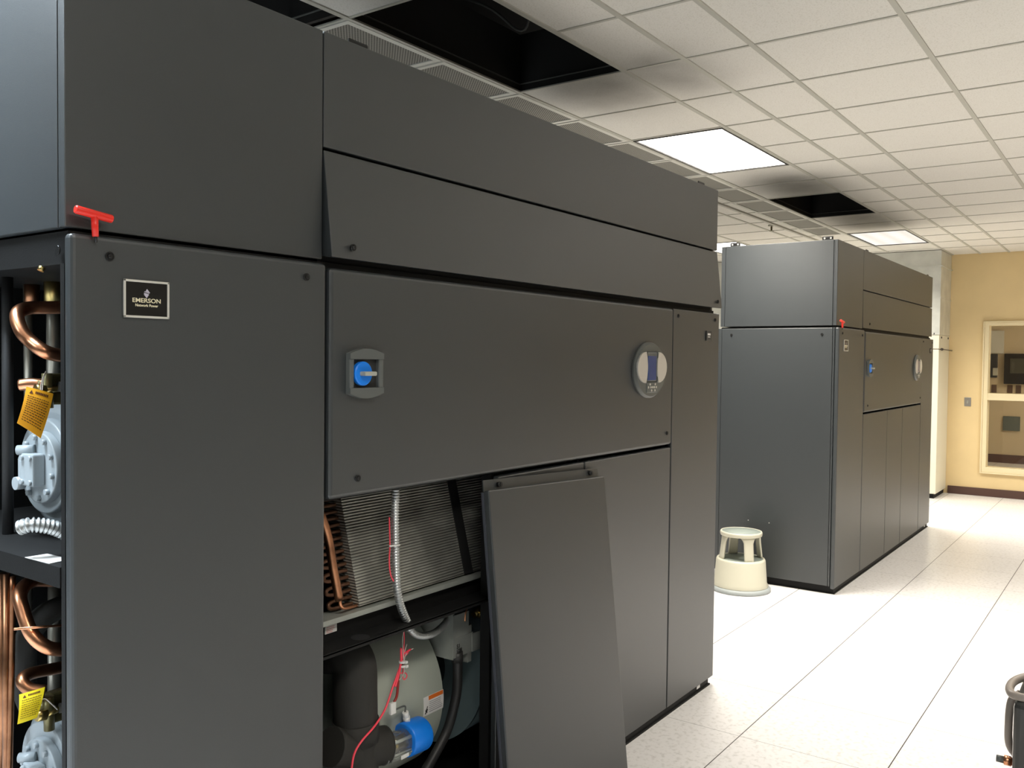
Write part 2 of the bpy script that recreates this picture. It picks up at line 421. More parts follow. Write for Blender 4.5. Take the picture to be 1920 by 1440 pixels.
MB().box(BX-.093, BX-.09, my0+.1, my1-.09, mz0+.18, mz1-.08).build('screen', pm('monitor_glass', (.05, .055, .045), .1), mt)
tp = thing('wall_telephone', (BX-.06, 0.3420, 1.4390), 'black wall telephone below the pale board behind the window', 'telephone')
MB().box(BX-.07, BX-.001, 0.2940, 0.4060, 1.4390, 1.8360, .01).build('body', RUBBER, tp)
MB().box(BX-.08, BX-.07, 0.2850, 0.3570, 1.4750, 1.6010, .003).build('keypad', GREYPL, tp)
for (px0, n_) in ((0.3410, 'beside the telephone'), (0.1040, 'left of the pair under the monitor'), (-0.0210, 'right of the pair under the monitor')):
    tag(MB().box(BX-.012, BX-.001, px0-.04, px0+.04, 1.1840, 1.3180, .003).build('wall_outlet', pm('brown_outlet', (.10, .06, .04), .5)), 'small brown wall plate '+n_+' behind the window', 'outlet', 'brown wall plates behind the window')
tag(MB().box(BX-.03, BX-.001, -0.0590, 0.1920, 0.5500, 0.7910, .004).build('access_panel', pm('grey_panel', (.10, .12, .11), .6)), 'square grey panel low on the wall behind the window', 'panel')

# outlet on the far wall
ot = thing('wall_switch', (11.59, .075, 1.18), 'steel switch plate on the cream wall beside the window', 'switch')
MB().box(11.592, 11.6, .035, .112, 1.128, 1.241, .002).build('plate', pm('brushed_plate', (.45, .43, .40), .35, metal=.7), ot)
MB().box(11.585, 11.592, .066, .082, 1.165, 1.20, .002).build('toggle', GREYPL, ot)

# white cabinet and duct in the far corner
cab = thing('white_cabinet', (11.25, 1.4, 0), 'tall off-white equipment cabinet standing in the corner against the cream wall', 'cabinet')
MB().box(10.93, 11.598, .305, 3.4, .06, 1.84, .006).build('body', CABW, cab)
MB().box(10.93, 11.598, .305, 3.4, 1.848, 2.02, .006).build('top_section', CABW, cab)
MB().box(10.96, 11.598, .33, 3.38, 0, .06).build('plinth', BLACK, cab)
for x in (11.06, 11.5): MB().cyl((x, .305, 1.99), (x, .297, 1.99), .012).build('screw', SCREW, cab)
rod = MB().tube([(10.80, .27, 1.838), (10.95, .27, 1.842), (11.3, .27, 1.838), (11.597, .27, 1.834)], .006, n=8).cyl((10.90, .27, 1.842), (10.94, .27, 1.842), .016)
tag(rod.build('tie_rod', pm('dark_rod', (.05, .04, .03), .5)), 'thin dark rod running along the white cabinet to the wall', 'rod')
dt = thing('air_duct', (11.25, 1.7, 2.02), 'galvanised sheet metal duct rising from the white cabinet to the ceiling', 'duct')
MB().box(10.92, 11.599, .30, 3.35, 2.021, CZ-.003, .003).build('duct_wall', DUCT, dt)
MB().box(10.915, 11.599, .294, 3.356, 2.47, 2.482).build('seam_flange', DUCT, dt)
MB().box(10.91, 11.599, .285, 3.36, CZ-.20, CZ-.19).build('seam_flange', DUCT, dt)

# ceiling lights
POW, SPR = 50, 130
def light(x0, x1, y0, y1, label, lens):
    t = thing('ceiling_light', ((x0+x1)/2, (y0+y1)/2, CZ), label, 'light', 'lit ceiling panels')
    x0 += .012; x1 -= .012; y0 += .012; y1 -= .012; f = .014
    MB().box(x0, x1, y0, y0+f, CZ-.004, CZ+.03).box(x0, x1, y1-f, y1, CZ-.004, CZ+.03).box(x0, x0+f, y0+f, y1-f, CZ-.004, CZ+.03).box(x1-f, x1, y0+f, y1-f, CZ-.004, CZ+.03).build('frame', LFRAME, t)
    MB().box(x0+f, x1-f, y0+f, y1-f, CZ+.004, CZ+.012).build('lens', lens, t)
    ld = bpy.data.lights.new('tube_light', 'AREA'); ld.shape = 'RECTANGLE'; ld.size = x1-x0-.04; ld.size_y = y1-y0-.04
    ld.energy = POW*(.76 if x0 > 8 else 1.25 if lens == LENSC else (.48 if x0 < 0 and y0 < 0 else 1)); ld.spread = math.radians(SPR); ld.color = (.78, .90, 1.) if lens == LENSC else (1., .94, .845)
    lo = bpy.data.objects.new('tube_light', ld); COL.objects.link(lo); lo.parent = t; lo.location = (0, 0, .002)
LAB = {(4.0736, .286): 'brightest square ceiling light above the far end of the open unit',
       (8.9536, .286): 'ceiling light with visible lens pattern in front of the galvanised duct',
       (8.9536, 2.13): 'ceiling light half hidden behind the top of the far unit',
       (-3.2364, .286): 'added cool white fill light behind the camera, farthest from the units', (-.7964, .286): 'cool white ceiling light directly over the open end of the near unit',
       (-.7964, -2.181): 'added ceiling fill light over the aisle beside the camera',  # added out of view for more bounce on near ceiling and panels
       (4.0736, -2.181): 'ceiling light over the aisle to the right of the step stool',
       (8.9536, -2.181): 'ceiling light over the aisle near the window wall'}
ORD = 'first second third fourth fifth sixth seventh eighth ninth tenth eleventh twelfth'.split()
for (x0, x1, y0, y1) in LIGHTS:
    lb = LAB[(x0, y0)]
    light(x0, x1, y0, y1, lb, LENSC if x0 < 0 and y0 > -1 else (LENSF if x0 > 8 and y0 > 0 and y0 < 1 else LENS))

# perforated ceiling vents
for i in range(12):
    x0 = 1.6336+.61*i; x1 = x0+.61
    t = thing('ceiling_vent', ((x0+x1)/2, 1.06, CZ), 'grey perforated ceiling vent, %s from the camera in the long row' % ORD[i], 'vent', 'perforated vents in one row along the ceiling')
    a, b, c, d = x0+.010, x1-.010, .914, 1.205
    MB().box(a, b, c, c+.030, CZ-.004, CZ+.012).box(a, b, d-.012, d, CZ-.004, CZ+.012).box(a, a+.026, c+.030, d-.012, CZ-.004, CZ+.012).box(b-.026, b, c+.030, d-.012, CZ-.004, CZ+.012).build('frame', VFRAME, t)
    MB().box(a+.026, b-.026, c+.030, d-.012, CZ+.001, CZ+.004).build('perforated_plate', VENT, t)
sp = thing('sprinkler_head', (7.96, 1.37, CZ), 'small pendent sprinkler head hanging from the ceiling left of the vents', 'sprinkler')
MB().lathe([(.035, 0), (.035, -.006), (.02, -.010), (.012, -.012)], 24, (7.96, 1.37, CZ)).build('escutcheon', STEEL, sp)
MB().cyl((7.96, 1.37, CZ-.01), (7.96, 1.37, CZ-.055), .009).lathe([(.028, -.055), (.028, -.058)], 16, (7.96, 1.37, CZ)).build('nozzle', OLIVE, sp)

# ---------------------------------------------------------------- the cooling units
H1, H2, LU, DU, PY = 1.925, 2.545, 3.37, .89, .02
def screw(u, x, z, y=0., r=.0095):
    m = MB(); m.cyl((x, y+.002, z), (x, y-.0035, z), r, n=20); m.cyl((x, y-.0035, z), (x, y-.006, z), r*.72, r*.4, n=12)
    return m.build('screw', SCREW, u)
def unit(ox, opened, label):
    u = thing('cooling_unit', (ox, 0, 0), label, 'cooling unit')
    X = lambda a: ox+a
    # frame
    f = MB()
    f.box(X(.02), X(LU-.02), DU-.02, DU, .06, H1)                                 # back
    f.box(X(.02), X(LU-.02), .03, DU-.02, .06, .09)                               # bottom
    f.box(X(.012), X(LU-.012), .028, DU-.01, 1.86, 1.928)                         # top rail deck
    f.box(X(.69), X(.712), .035, DU-.02, .09, 1.86)                               # bulkhead
    f.box(X(2.80), X(2.83), .035, DU-.02, .09, 1.86)
    f.box(X(.006), X(.035), .034, .05, .06, 1.86); f.box(X(.006), X(.035), DU-.03, DU-.002, .06, 1.86)
    f.box(X(1.478), X(1.492), .03, .07, .06, 1.29); f.box(X(2.043), X(2.057), .03, .06, .06, 1.29)
    f.box(X(.70), X(2.83), .03, .05, 1.275, 1.33)
    fr = f.build('frame', BLACK, u)
    # plinth
    p = MB().box(X(.035), X(3.333), .012, DU-.03, .006, .062).box(X(.03), X(3.34), .004, DU-.02, 0, .008).build('plinth', BLACK, u)
    MB().box(X(3.19), X(3.228), .010, .012, .018, .045).build('label', PAPER, p)
    for xx in (3.00, 3.26): MB().cyl((X(xx), .013, .045), (X(xx), .008, .045), .007).build('bolt', SCREW, p)
    # lower front panels
    MB().box(X(.002), X(.697), 0, .030, .04, 1.921, .010, 3).build('corner_panel', PAINT, u)
    MB().box(X(.706), X(2.822), -.004, .026, 1.283, 1.912, .012, 3).build('control_panel', PAINT, u)
    MB().box(X(2.830), X(3.368), 0, .026, .04, 1.912, .004).build('end_column_panel', PAINT, u)
    segs = [(.703, 1.478), (1.483, 2.047), (2.053, 2.822)]
    for i, (a, b) in enumerate(segs):
        if opened and i == 0: continue
        MB().box(X(a), X(b), 0, .026, .04, 1.268, .005).build('access_panel', PAINT, u)
    # hood
    MB().box(X(0), X(.699), PY, .04, 1.934, H2, .003).build('hood_corner_panel', PAINT, u)
    MB().box(X(.702), X(LU+.004), PY, .04, 2.237, H2, .003).build('hood_top_panel', PAINT, u)
    yb = -.012 if opened else .017
    MB().hexa([(X(.705), yb, 1.940), (X(LU+.004), yb, 1.940), (X(LU+.004), .036, 1.945), (X(.705), .036, 1.945),
               (X(.703), PY, 2.228), (X(LU+.004), PY, 2.228), (X(LU+.004), .040, 2.228), (X(.703), .040, 2.228)], .002).build('hood_slanted_panel', PAINT, u)
    MB().box(X(.70), X(LU), .041, .05, 1.93, H2-.004).build('hood_backing', BLACK, u)
    for q0, q1 in ((.040, .0465), (DU-.03, DU)): MB().box(X(.001), X(.02), q0, q1, 1.934, H2, .001).build('hood_post', PAINT, u)
    MB().box(X(.0), X(.02), .0495, DU-.033, 1.934, H2, .002).build('hood_end_panel', PAINT, u)
    MB().box(X(LU-.02), X(LU), .04, DU, 1.934, H2, .002).build('hood_end_panel', PAINT, u)
    MB().box(X(.01), X(LU), DU-.02, DU-.001, 1.934, H2, .002).build('hood_back_panel', PAINT, u)
    MB().box(X(.01), X(LU-.005), .03, DU-.01, H2-.012, H2-.002).build('hood_top', BLACK, u)
    # lifting brackets
    for y in (.095, .785):
        m = MB().box(X(.004), X(.010), y-.038, y+.038, H2-.005, H2+.026, .006); b_ = m.build('lifting_bracket', SCREW, u)
        for dy in (-.022, .022): MB().cyl((X(.0045), y+dy, H2+.012), (X(.002), y+dy, H2+.012), .0065, n=12).build('rivet', CHROME, b_)
    for x in (.84, 3.19):
        MB().box(X(x-.038), X(x+.038), .03, .036, H2-.004, H2+.014, .004).build('lifting_bracket', SCREW, u)
    # end panels
    if not opened:
        MB().box(X(0), X(.022), .0465, DU-.012, .06, 1.918, .003).build('end_panel', PAINT, u)
        for q0, q1 in ((DU-.010, DU+.035), (.032, .0435)): MB().box(X(.002), X(.022), q0, q1, .06, 1.918, .001).build('end_post', PAINT, u)
        for (y, z) in ((.80, 1.87), (.12, 1.87)): MB().cyl((X(.001), y, z), (X(-.005), y, z), .009).build('screw', SCREW, u)
        for (y, z) in ((0.6410, 0.4680), (0.4800, 0.4660)):
            MB().cyl((X(.001), y, z), (X(-.003), y, z), .0035).build('rivet', SILVER, u)
    MB().box(X(LU-.022), X(LU), .03, DU, .06, 1.918, .003).build('end_panel', PAINT, u)
    # screws
    for (x, z, y) in ((.085, 1.880, 0), (.626, 1.880, 0), (.779, 1.972, -.015), (3.312, 1.971, -.015), (.812, 1.332, -.004), (2.773, 1.337, -.004),
                      (2.883, 1.881, 0), (3.316, 1.879, 0)): screw(u, X(x), z, y)
    # maker's badge on the corner panel
    bd = MB().box(X(.1155), X(.2225), -.0035, 0, 1.7535, 1.834).build('maker_badge', BADGE, u)
    g = MB(); a, b, c, d, w_ = X(.1145), X(.2235), 1.7525, 1.835, .0048
    g.box(a, b, -.006, -.001, c, c+w_, .001).box(a, b, -.006, -.001, d-w_, d, .001).box(a, a+w_, -.006, -.001, c, d, .001).box(b-w_, b, -.006, -.001, c, d, .001)
    g.build('badge_rim', CHROME, bd)
    MB().text('EMERSON', .0132, FRONT(X(.169), -.0038, 1.7865), .0004, .00014, 1.18).build('badge_lettering', CREAML, bd)
    MB().text('Network Power', .0082, FRONT(X(.169), -.0038, 1.7775), .0004, .00012, 1.0).build('badge_lettering', CREAML, bd)
    lx, lz = X(.1690), 1.8065
    q = MB(); # twisted rhombus made of four leaning stripes
    for k, (z0, z1) in enumerate(((.0045, .0100), (.0012, .0040), (-.0026, .0006), (-.0088, -.0034))):
        if k == 0: pts = [(-.0035, .0035), (.0006, .0100), (.0078, .0018), (.0058, .0010)]
        elif k == 3: pts = [(-.0072, -.0022), (-.0052, -.0012), (.0040, -.0036), (.0000, -.0100)]
        else: pts = [(-.0045-.0012*k, z1+.0008), (-.0040-.0012*k, z0+.0018), (.0066-.001*k, z0-.0014), (.0072-.001*k, z1-.0020)]
        q.poly([(lx+px, -.0036, lz+pz) for px, pz in pts], (0, -.0006, 0))
    q.build('badge_emblem', LILAC, bd)
    # small plate near the far top corner
    sp_ = MB().box(X(3.20), X(3.262), -.006, 0, 1.772, 1.822, .002).build('model_plate', DGREYP, u)
    MB().box(X(3.212), X(3.246), -.0066, -.006, 1.799, 1.809).box(X(3.214), X(3.242), -.0066, -.006, 1.789, 1.793).build('plate_print', PAPER, sp_)
    # isolator switch
    s0 = MB(); zc = 1.626; xc = X(.831)
    def arc(xa, xb, zb, h, n=9): return [(xa+(xb-xa)*k/(n-1), zb+h*math.sin(PI*k/(n-1))) for k in range(n)]
    hw = .0655
    top = arc(xc-hw, xc+hw, zc+.056, .014); bot = arc(xc+hw, xc-hw, zc-.056, -.014)
    s0.poly([(x, .0, z) for x, z in top]+[(xc+hw, 0, zc+.040), (xc-hw, 0, zc+.040)], (0, -.022, 0))
    s0.poly([(x, .0, z) for x, z in bot]+[(xc-hw, 0, zc-.040), (xc+hw, 0, zc-.040)], (0, -.022, 0))
    s0.box(xc-hw, xc-hw+.016, -.020, 0, zc-.042, zc+.042, .003).box(xc+hw-.018, xc+hw, -.020, 0, zc-.042, zc+.042, .003)
    iso = s0.build('isolator_housing', GREYP, u)
    MB().box(xc-hw+.014, xc+hw-.016, -.007, 0, zc-.041, zc+.041).build('recess_plate', DGREYP, iso)
    MB().ell((xc-.013, -.006, zc), .036, depth=.004, n=40).build('dial_ring', DGREYP, iso)
    MB().ell((xc-.015, -.008, zc), .0335, depth=.016, n=40, bev=.003).build('rotary_dial', BLUE, iso)
    MB().box(xc-.032, xc+.014, -.046, -.022, zc-.006, zc+.006, .003).build('dial_handle', GREYPL, iso)
    # round display
    ex, ez = X(2.575), 1.628
    d0 = MB().ell((ex, -.003, ez), .150, depth=.018, rb=.123, n=56, bev=.010).build('display_housing', GREYP, u)
    for sgn in (-1, 1):
        lobes = MB()
        pts = []; R_ = .140
        for k in range(13):
            a_ = math.radians(-52+104*k/12); pts.append((sgn*(.060+.080*math.cos(PI*(k-6)/12)), .068*math.sin(PI*(k-6)/12)))
        inner = [(sgn*(.060-.014*(1-((k-6)/6.)**2)), .068*(1-k/6.)) for k in range(1, 12)]
        lobes.poly([(ex+px, -.018, ez+.012+pz) for px, pz in pts+inner], (0, -.009, 0))
        lobes.build('silver_cheek', SILVER, d0)
    MB().box(ex-.050, ex+.052, -.024, -.018, ez-.052, ez+.082, .008).build('display_bezel', GREYP, d0)
    MB().box(ex-.043, ex+.036, -.0255, -.024, ez-.044, ez+.062).build('screen', SCREEN, d0)
    kb = MB().box(ex-.050, ex+.056, -.024, -.016, ez-.100, ez-.054, .004).build('keypad', GREYP, d0)
    bt = MB()
    for (kx, kz) in ((-.02, -.062), (.028, -.062), (-.036, -.075), (-.012, -.075), (.004, -.075), (.020, -.075), (.038, -.075), (-.006, -.089), (.026, -.089)):
        bt.ell((ex+kx, -.0235, ez+kz), .005, depth=.003, n=12)
    bt.build('button', SILVER, d0)
    return u
U1 = unit(0., True, 'large charcoal cooling unit in the foreground with open side and missing front panel')
U2 = unit(5.53, False, 'closed charcoal cooling unit standing beyond the step stool')

def hexkey(loc, label, sc=1.):
    x, y, z = loc
    t = thing('t_handle_key', loc, label, 'key')
    MB().cyl((x-.040, y, z+.063), (x+.040, y, z+.053), .0088, n=20, bev=.003).cyl((x+.001, y, z+.056), (x+.003, y, z+.012), .0075, .0065, n=16).build('handle', RED, t)
    MB().cyl((x+.003, y, z+.024), (x+.004, y, z-.0), .003, n=6).build('hex_shaft', SCREW, t)
hexkey((.047, -.008, 1.905), 'red T-handle key stuck upright in the seam of the near unit')
hexkey((5.575, -.008, 1.905), 'red T-handle key at the top corner of the far unit')

# ---------------------------------------------------------------- inside the near unit, open end
fl = MB().box(.004, .69, .052, .87, 1.178, 1.222).build('middle_shelf', BLACK, U1)
MB().poly([(.003, .200, 1.2225), (.050, .197, 1.2225), (.056, .107, 1.2225), (.006, .100, 1.2225)], (0, 0, .0012)).build('label', PAPER, fl)
for (zb, nm) in ((1.222, 'u'), (.462, 'l')):
    zc = zb+.172; yc = .415
    c0 = MB()
    c0.cyl((.175, yc, zc), (.66, yc, zc), .162, n=48, bev=.03)
    c0.cyl((.150, yc, zc), (.176, yc, zc), .118, n=48, bev=.004)
    c0.box(.22, .60, yc-.13, yc+.13, zc-.172, zc-.10, .01)
    cp = c0.build('compressor', GREYC, U1)
    h = MB().cyl((.128, yc-.02, zc), (.150, yc-.02, zc), .088, n=48, bev=.003)
    for k in range(10):
        a = 2*PI*k/10+.2; h.cyl((.128, yc-.02+.074*math.cos(a), zc+.074*math.sin(a)), (.118, yc-.02+.074*math.cos(a), zc+.074*math.sin(a)), .0075, n=6)
    h.build('end_bell', GREYC, cp)
    v = MB().box(.098, .128, yc-.055, yc+.004, zc-.042, zc+.036, .004).box(.098, .128, yc+.0, yc+.022, zc-.035, zc+.022, .006)
    v.cyl((.10, yc+.022, zc+.042), (.125, yc-.010, zc+.044), .012).cyl((.09, yc+.016, zc-.038), (.11, yc+.016, zc-.038), .016, n=20)
    for dy in (-.045, -.006):
        for dz in (-.032, .026): v.cyl((.099, yc+dy, zc+dz), (.092, yc+dy, zc+dz), .007, n=6)
    v.build('valve_cover', GREYC, cp)
    br = MB()
    for k in range(6): br.cyl((.20+.02*k, yc-.10-.012*k, zc-.160), (.20+.02*k, yc-.10-.012*k, zc-.17), .009, n=6)
    br.build('bolt', GREYC, cp)
    MB().box(.15, .62, yc-.14, yc+.14, zb+.0, zb+.006).build('base_plate', BLACK, cp)
MB().box(.02, .68, .10, .80, .44, .462).build('lower_shelf', BLACK, U1)
# pipes
def T(name, pts, r, mat, par=U1, **k): return MB().tube(pts, r, **k).build(name, mat, par)
T('copper_pipe', [(0.1820, 0.3000, 1.7860), (0.1230, 0.3100, 1.7810), (0.0690, 0.3200, 1.7770), (0.0360, 0.3000, 1.7600), (0.0310, 0.2700, 1.7230), (0.0420, 0.2500, 1.6990), (0.0560, 0.2200, 1.6780), (0.0890, 0.2200, 1.6690), (0.1390, 0.2200, 1.6670)], .0155, COPPER, n=18)
T('copper_pipe', [(0.1970, 0.3300, 1.1180), (0.1360, 0.3400, 1.1240), (0.0860, 0.3400, 1.1320), (0.0400, 0.3000, 1.1200), (0.0330, 0.2700, 1.0800), (0.0370, 0.2400, 1.0360), (0.0600, 0.2200, 1.0050), (0.0990, 0.2200, 0.9890), (0.1370, 0.2200, 0.9790)], .0155, COPPER, n=18)
T('copper_pipe', [(0.2260, 0.3600, 0.8980), (0.1580, 0.3600, 0.9000), (0.0850, 0.3400, 0.9120), (0.0530, 0.3200, 0.9090), (0.0590, 0.3000, 0.8910), (0.0860, 0.2800, 0.8820)], .0145, COPPERD, n=18)
T('copper_pipe', [(0.0610, 0.3400, 1.5980), (0.0780, 0.3200, 1.6010), (0.0990, 0.3000, 1.5980)], .014, COPPER, n=18)
T('steel_pipe', [(0.2460, 0.5500, 1.8940), (0.2440, 0.5500, 1.5360)], .017, STEEL, n=20)
T('steel_pipe', [(0.2520, 0.7000, 1.9020), (0.2530, 0.7000, 1.4710)], .012, STEEL, n=20)
T('steel_pipe', [(0.2710, 0.6000, 1.0470), (0.2690, 0.6000, 0.6880)], .017, STEEL, n=20)
T('steel_pipe', [(0.2580, 0.7200, 1.0230), (0.2620, 0.7200, 0.7370)], .011, STEEL, n=20)
T('brass_sleeve', [(0.2430, 0.5450, 1.8700), (0.2430, 0.5450, 1.8080)], .023, BRASS, n=20)
T('brass_sleeve', [(0.2580, 0.6900, 1.8660), (0.2580, 0.6900, 1.8040)], .02, COPPERD, n=20)
T('insulated_pipe', [(0.1070, 0.5000, 1.8860), (0.1050, 0.5000, 1.1970)], .013, STEEL.copy() if False else DARKIN, n=16)
T('copper_pipe', [(0.0460, 0.3800, 1.1520), (0.0430, 0.3800, 0.6110)], .0085, COPPERD, n=14)
T('copper_pipe', [(0.0560, 0.3700, 1.1460), (0.0520, 0.3700, 0.9170), (0.0440, 0.3700, 0.6140)], .007, COPPERD, n=14)
T('copper_pipe', [(0.0910, 0.5000, 1.1260), (0.0880, 0.5000, 0.5560)], .012, COPPERD, n=14)
T('thin_copper_tube', [(-0.0120, 0.2200, 1.0640), (0.1140, 0.2000, 1.0480)], .0028, COPPER, smooth=0, n=10)
T('curved_suction_pipe', [(0.2880, 0.5000, 1.0090), (0.2030, 0.5000, 1.0000), (0.1590, 0.5200, 0.9380), (0.1660, 0.5500, 0.8180), (0.1860, 0.5500, 0.7420)], .03, FOAM, n=18)
T('flexible_conduit', [(-0.0090, 0.2000, 1.2900), (0.0070, 0.1800, 1.2970), (0.0450, 0.1700, 1.2880), (0.0800, 0.1700, 1.2680), (0.1170, 0.1700, 1.2430)], .0145, GALV, n=16, ridge=.17, pitch=.009)
for (dy, nm) in ((0, 'a'), (577, 'b')):
    vz = -dy*.00132
    def sh(p): return (p[0], p[1], p[2]+vz)
    vb = MB().cyl(sh((0.0850, 0.3100, 1.5980)), sh((0.1110, 0.3000, 1.5980)), .016, n=6).cyl(sh((0.0980, 0.2900, 1.6260)), sh((0.1000, 0.2900, 1.5450)), .012)
    vb.box(*[v for ab in zip(sh((0.1070, 0.3000, 1.5510)), sh((0.1690, 0.3300, 1.6250))) for v in sorted(ab)], .006)
    vv = vb.build('service_valve', OLIVE, U1)
    MB().cyl(sh((0.0680, 0.2850, 1.5890)), sh((0.0900, 0.2850, 1.5870)), .013, n=6).cyl(sh((0.0900, 0.2850, 1.5870)), sh((0.1230, 0.2850, 1.5910)), .008).build('flare_nut', BRASS, vv)
    MB().cyl(sh((0.1170, 0.2750, 1.5950)), sh((0.1490, 0.2750, 1.5910)), .012, n=12).build('valve_cap', DGREYP, vv)
for (x_, z_) in ((.02, 1.885),):
    MB().cyl((.0045, .055, 1.888), (.001, .055, 1.888), .010, n=16).build('bolt', SCREW, U1)
MB().cyl((.004, .12, 1.856), (.0, .12, 1.848), .007, n=8).build('hanging_nut', BRASS, U1)

def card(name, c, mat, ink, label, n, tx):
    """hanging card: four corners (top-left, top-right, bottom-right, bottom-left), n lines of fine print"""
    c = [Vector(p) for p in c]; nrm = (c[1]-c[0]).cross(c[3]-c[0]).normalized()
    camdir = Vector((-1, -1.6, 0)); nrm = nrm if nrm.dot(camdir) > 0 else -nrm
    org = (c[0]+c[1])/2
    t = thing(name, tuple(org), label, 'tag')
    pt = lambda u, v: (c[0]*(1-u)+c[1]*u)*(1-v)+(c[3]*(1-u)+c[2]*u)*v
    m = MB(); rows = []; N = 8                                   # slightly bowed card with thickness
    bow = lambda u, v: nrm*(.006*math.sin(PI*v)+.002*math.sin(PI*u))
    tb = bmesh.new(); F = [[tb.verts.new(pt(i/N, j/N)+bow(i/N, j/N)) for i in range(N+1)] for j in range(N+1)]
    B = [[tb.verts.new(pt(i/N, j/N)+bow(i/N, j/N)-nrm*.0006) for i in range(N+1)] for j in range(N+1)]
    for j in range(N):
        for i in range(N):
            tb.faces.new((F[j][i], F[j][i+1], F[j+1][i+1], F[j+1][i])); tb.faces.new((B[j][i], B[j+1][i], B[j+1][i+1], B[j][i+1]))
    for i in range(N):
        tb.faces.new((F[0][i], B[0][i], B[0][i+1], F[0][i+1])); tb.faces.new((F[N][i+1], B[N][i+1], B[N][i], F[N][i]))
        tb.faces.new((F[i][0], F[i+1][0], B[i+1][0], B[i][0])); tb.faces.new((F[i][N], B[i][N], B[i+1][N], F[i+1][N]))
    m._m(tb); cd = m.build('card', mat, t)
    pr = MB()
    def strip(u0, u1, v0, v1):
        q = [pt(u, v)+bow(u, v)+nrm*.0002 for u, v in ((u0, v0), (u1, v0), (u1, v1), (u0, v1))]
        pr.poly(q, nrm*.0003)
    u0 = .08
    pr.poly([pt(.13, .155)+bow(.13, .155)+nrm*.0003, pt(.20, .06)+bow(.2, .06)+nrm*.0003, pt(.27, .155)+bow(.27, .155)+nrm*.0003], nrm*.0003)
    for k in range(8): strip(.34+.062*k, .385+.062*k, .07, .13)
    for k in range(n):
        v = .22+.68*k/n; u = .10
        while u < .86:
            wl = random.uniform(.04, .10); strip(u, min(u+wl, .9), v, v+.018); u += wl+.025
    pr.build('fine_print', ink, cd)
    tie = MB().tube(tx, .0012, n=8).build('tie_wire', WHW, t)
card('hanging_tag', [(0.0250, 0.2350, 1.5980), (0.0800, 0.2250, 1.5810), (0.0410, 0.2050, 1.4830), (-0.0050, 0.2150, 1.5190)], ORANGE, INK, 'orange warning tag hanging from the upper valve inside the open end', 12,
     [(0.0530, 0.2300, 1.5850), (0.0610, 0.2400, 1.6090), (0.0750, 0.2500, 1.6310), (0.0700, 0.2500, 1.6120), (0.0590, 0.2350, 1.5850)])
card('hanging_tag', [(0.0060, 0.2350, 0.9090), (0.0580, 0.2250, 0.9130), (0.0350, 0.2150, 0.8520), (-0.0030, 0.2250, 0.8470)], YELLOW, INK, 'yellow tag hanging from the lower valve near the bottom left corner', 9,
     [(0.0500, 0.2300, 0.8810), (0.0650, 0.2400, 0.8800), (0.0730, 0.2300, 0.8700), (0.0860, 0.2250, 0.8520), (0.0820, 0.2350, 0.8610)])

# ---------------------------------------------------------------- inside the near unit, open front
CO = Vector((.93, .105, .925)); up_ = Vector((0, .26, 1)).normalized(); nb = Vector((0, 1, -.26)).normalized()
cl = MB(); Lc = .95
P0 = [CO, CO+Vector((1.7, 0, 0)), CO+Vector((1.7, 0, 0))+nb*.09, CO+nb*.09]
cl.hexa([tuple(p) for p in P0]+[tuple(p+up_*Lc) for p in P0])
coil = cl.build('evaporator_coil', FINS, U1)
bb = MB()
for (xa, xb) in ((.50, .545),): 
    q = [CO+Vector((xa, 0, 0))-nb*.004, CO+Vector((xb, 0, 0))-nb*.004, CO+Vector((xb, 0, 0)), CO+Vector((xa, 0, 0))]
    bb.hexa([tuple(p) for p in q]+[tuple(p+up_*Lc) for p in q])
bb.build('coil_brace', BLACK, coil)
rb = MB()
for k in range(9):
    c = CO+up_*(.012+.040*k)+nb*.03
    rb.tube([c+Vector((.01, 0, 0)), c+Vector((-.075, 0, 0)), c+Vector((-.092, 0, 0))+up_*.010, c+Vector((-.075, 0, 0))+up_*.020, c+Vector((.01, 0, 0))+up_*.020], .006, n=10)
rb.build('return_bends', pm('dull_copper_bends', (.17, .085, .05), .45, metal=.8), coil)
MB().box(.72, .90, .34, .36, .90, 1.86).build('coil_shroud', DARKIN, U1)
T('copper_header', [(0.7680, 0.1000, 1.2320), (0.8000, 0.1000, 1.1500), (0.8170, 0.1000, 1.0700), (0.8430, 0.1000, 0.9650)], .013, COPPERD, coil, n=16)
T('copper_elbow', [(0.8430, 0.1000, 0.9720), (0.8560, 0.1000, 0.9380), (0.9360, 0.1200, 0.9240)], .005, COPPER, coil, n=12)
MB().hexa([(.713, .088, .902), (2.79, .088, .902), (2.79, .16, .902), (.713, .16, .902), (.713, .088, .918), (2.79, .088, .918), (2.79, .16, .918), (.713, .16, .918)], .001).build('drain_pan_lip', GALVB, U1)
ra = MB().box(.713, 2.79, .030, .034, .834, .848).box(.713, 2.79, .030, .115, .842, .846).box(.713, 2.79, .112, .116, .842, .902)
rail = ra.build('cross_rail', BLACK, U1)
lb_ = MB().box(.797, .842, .108, .112, .872, .905).build('label', PAPER, rail)
pr = MB()
for k in range(6): pr.box(.801, .801+random.uniform(.022, .032), .1075, .108, .8995-.005*k, .9008-.005*k)
pr.build('label_print', REDINK, lb_)
MB().cyl((.90, .07, .8465), (.90, .07, .8455), .028, n=24).build('rail_hole', DARKIN, rail)
T('flexible_conduit', [(1.0350, 0.0600, 1.2980), (1.0340, 0.0600, 1.2170), (1.0350, 0.0600, 1.1350), (1.0380, 0.0600, 1.0520), (1.0440, 0.0600, 0.9690), (1.0640, 0.0630, 0.9060), (1.1020, 0.0700, 0.8440), (1.1200, 0.0750, 0.8180)], .0112, GALV, n=16, ridge=.17, pitch=.009)
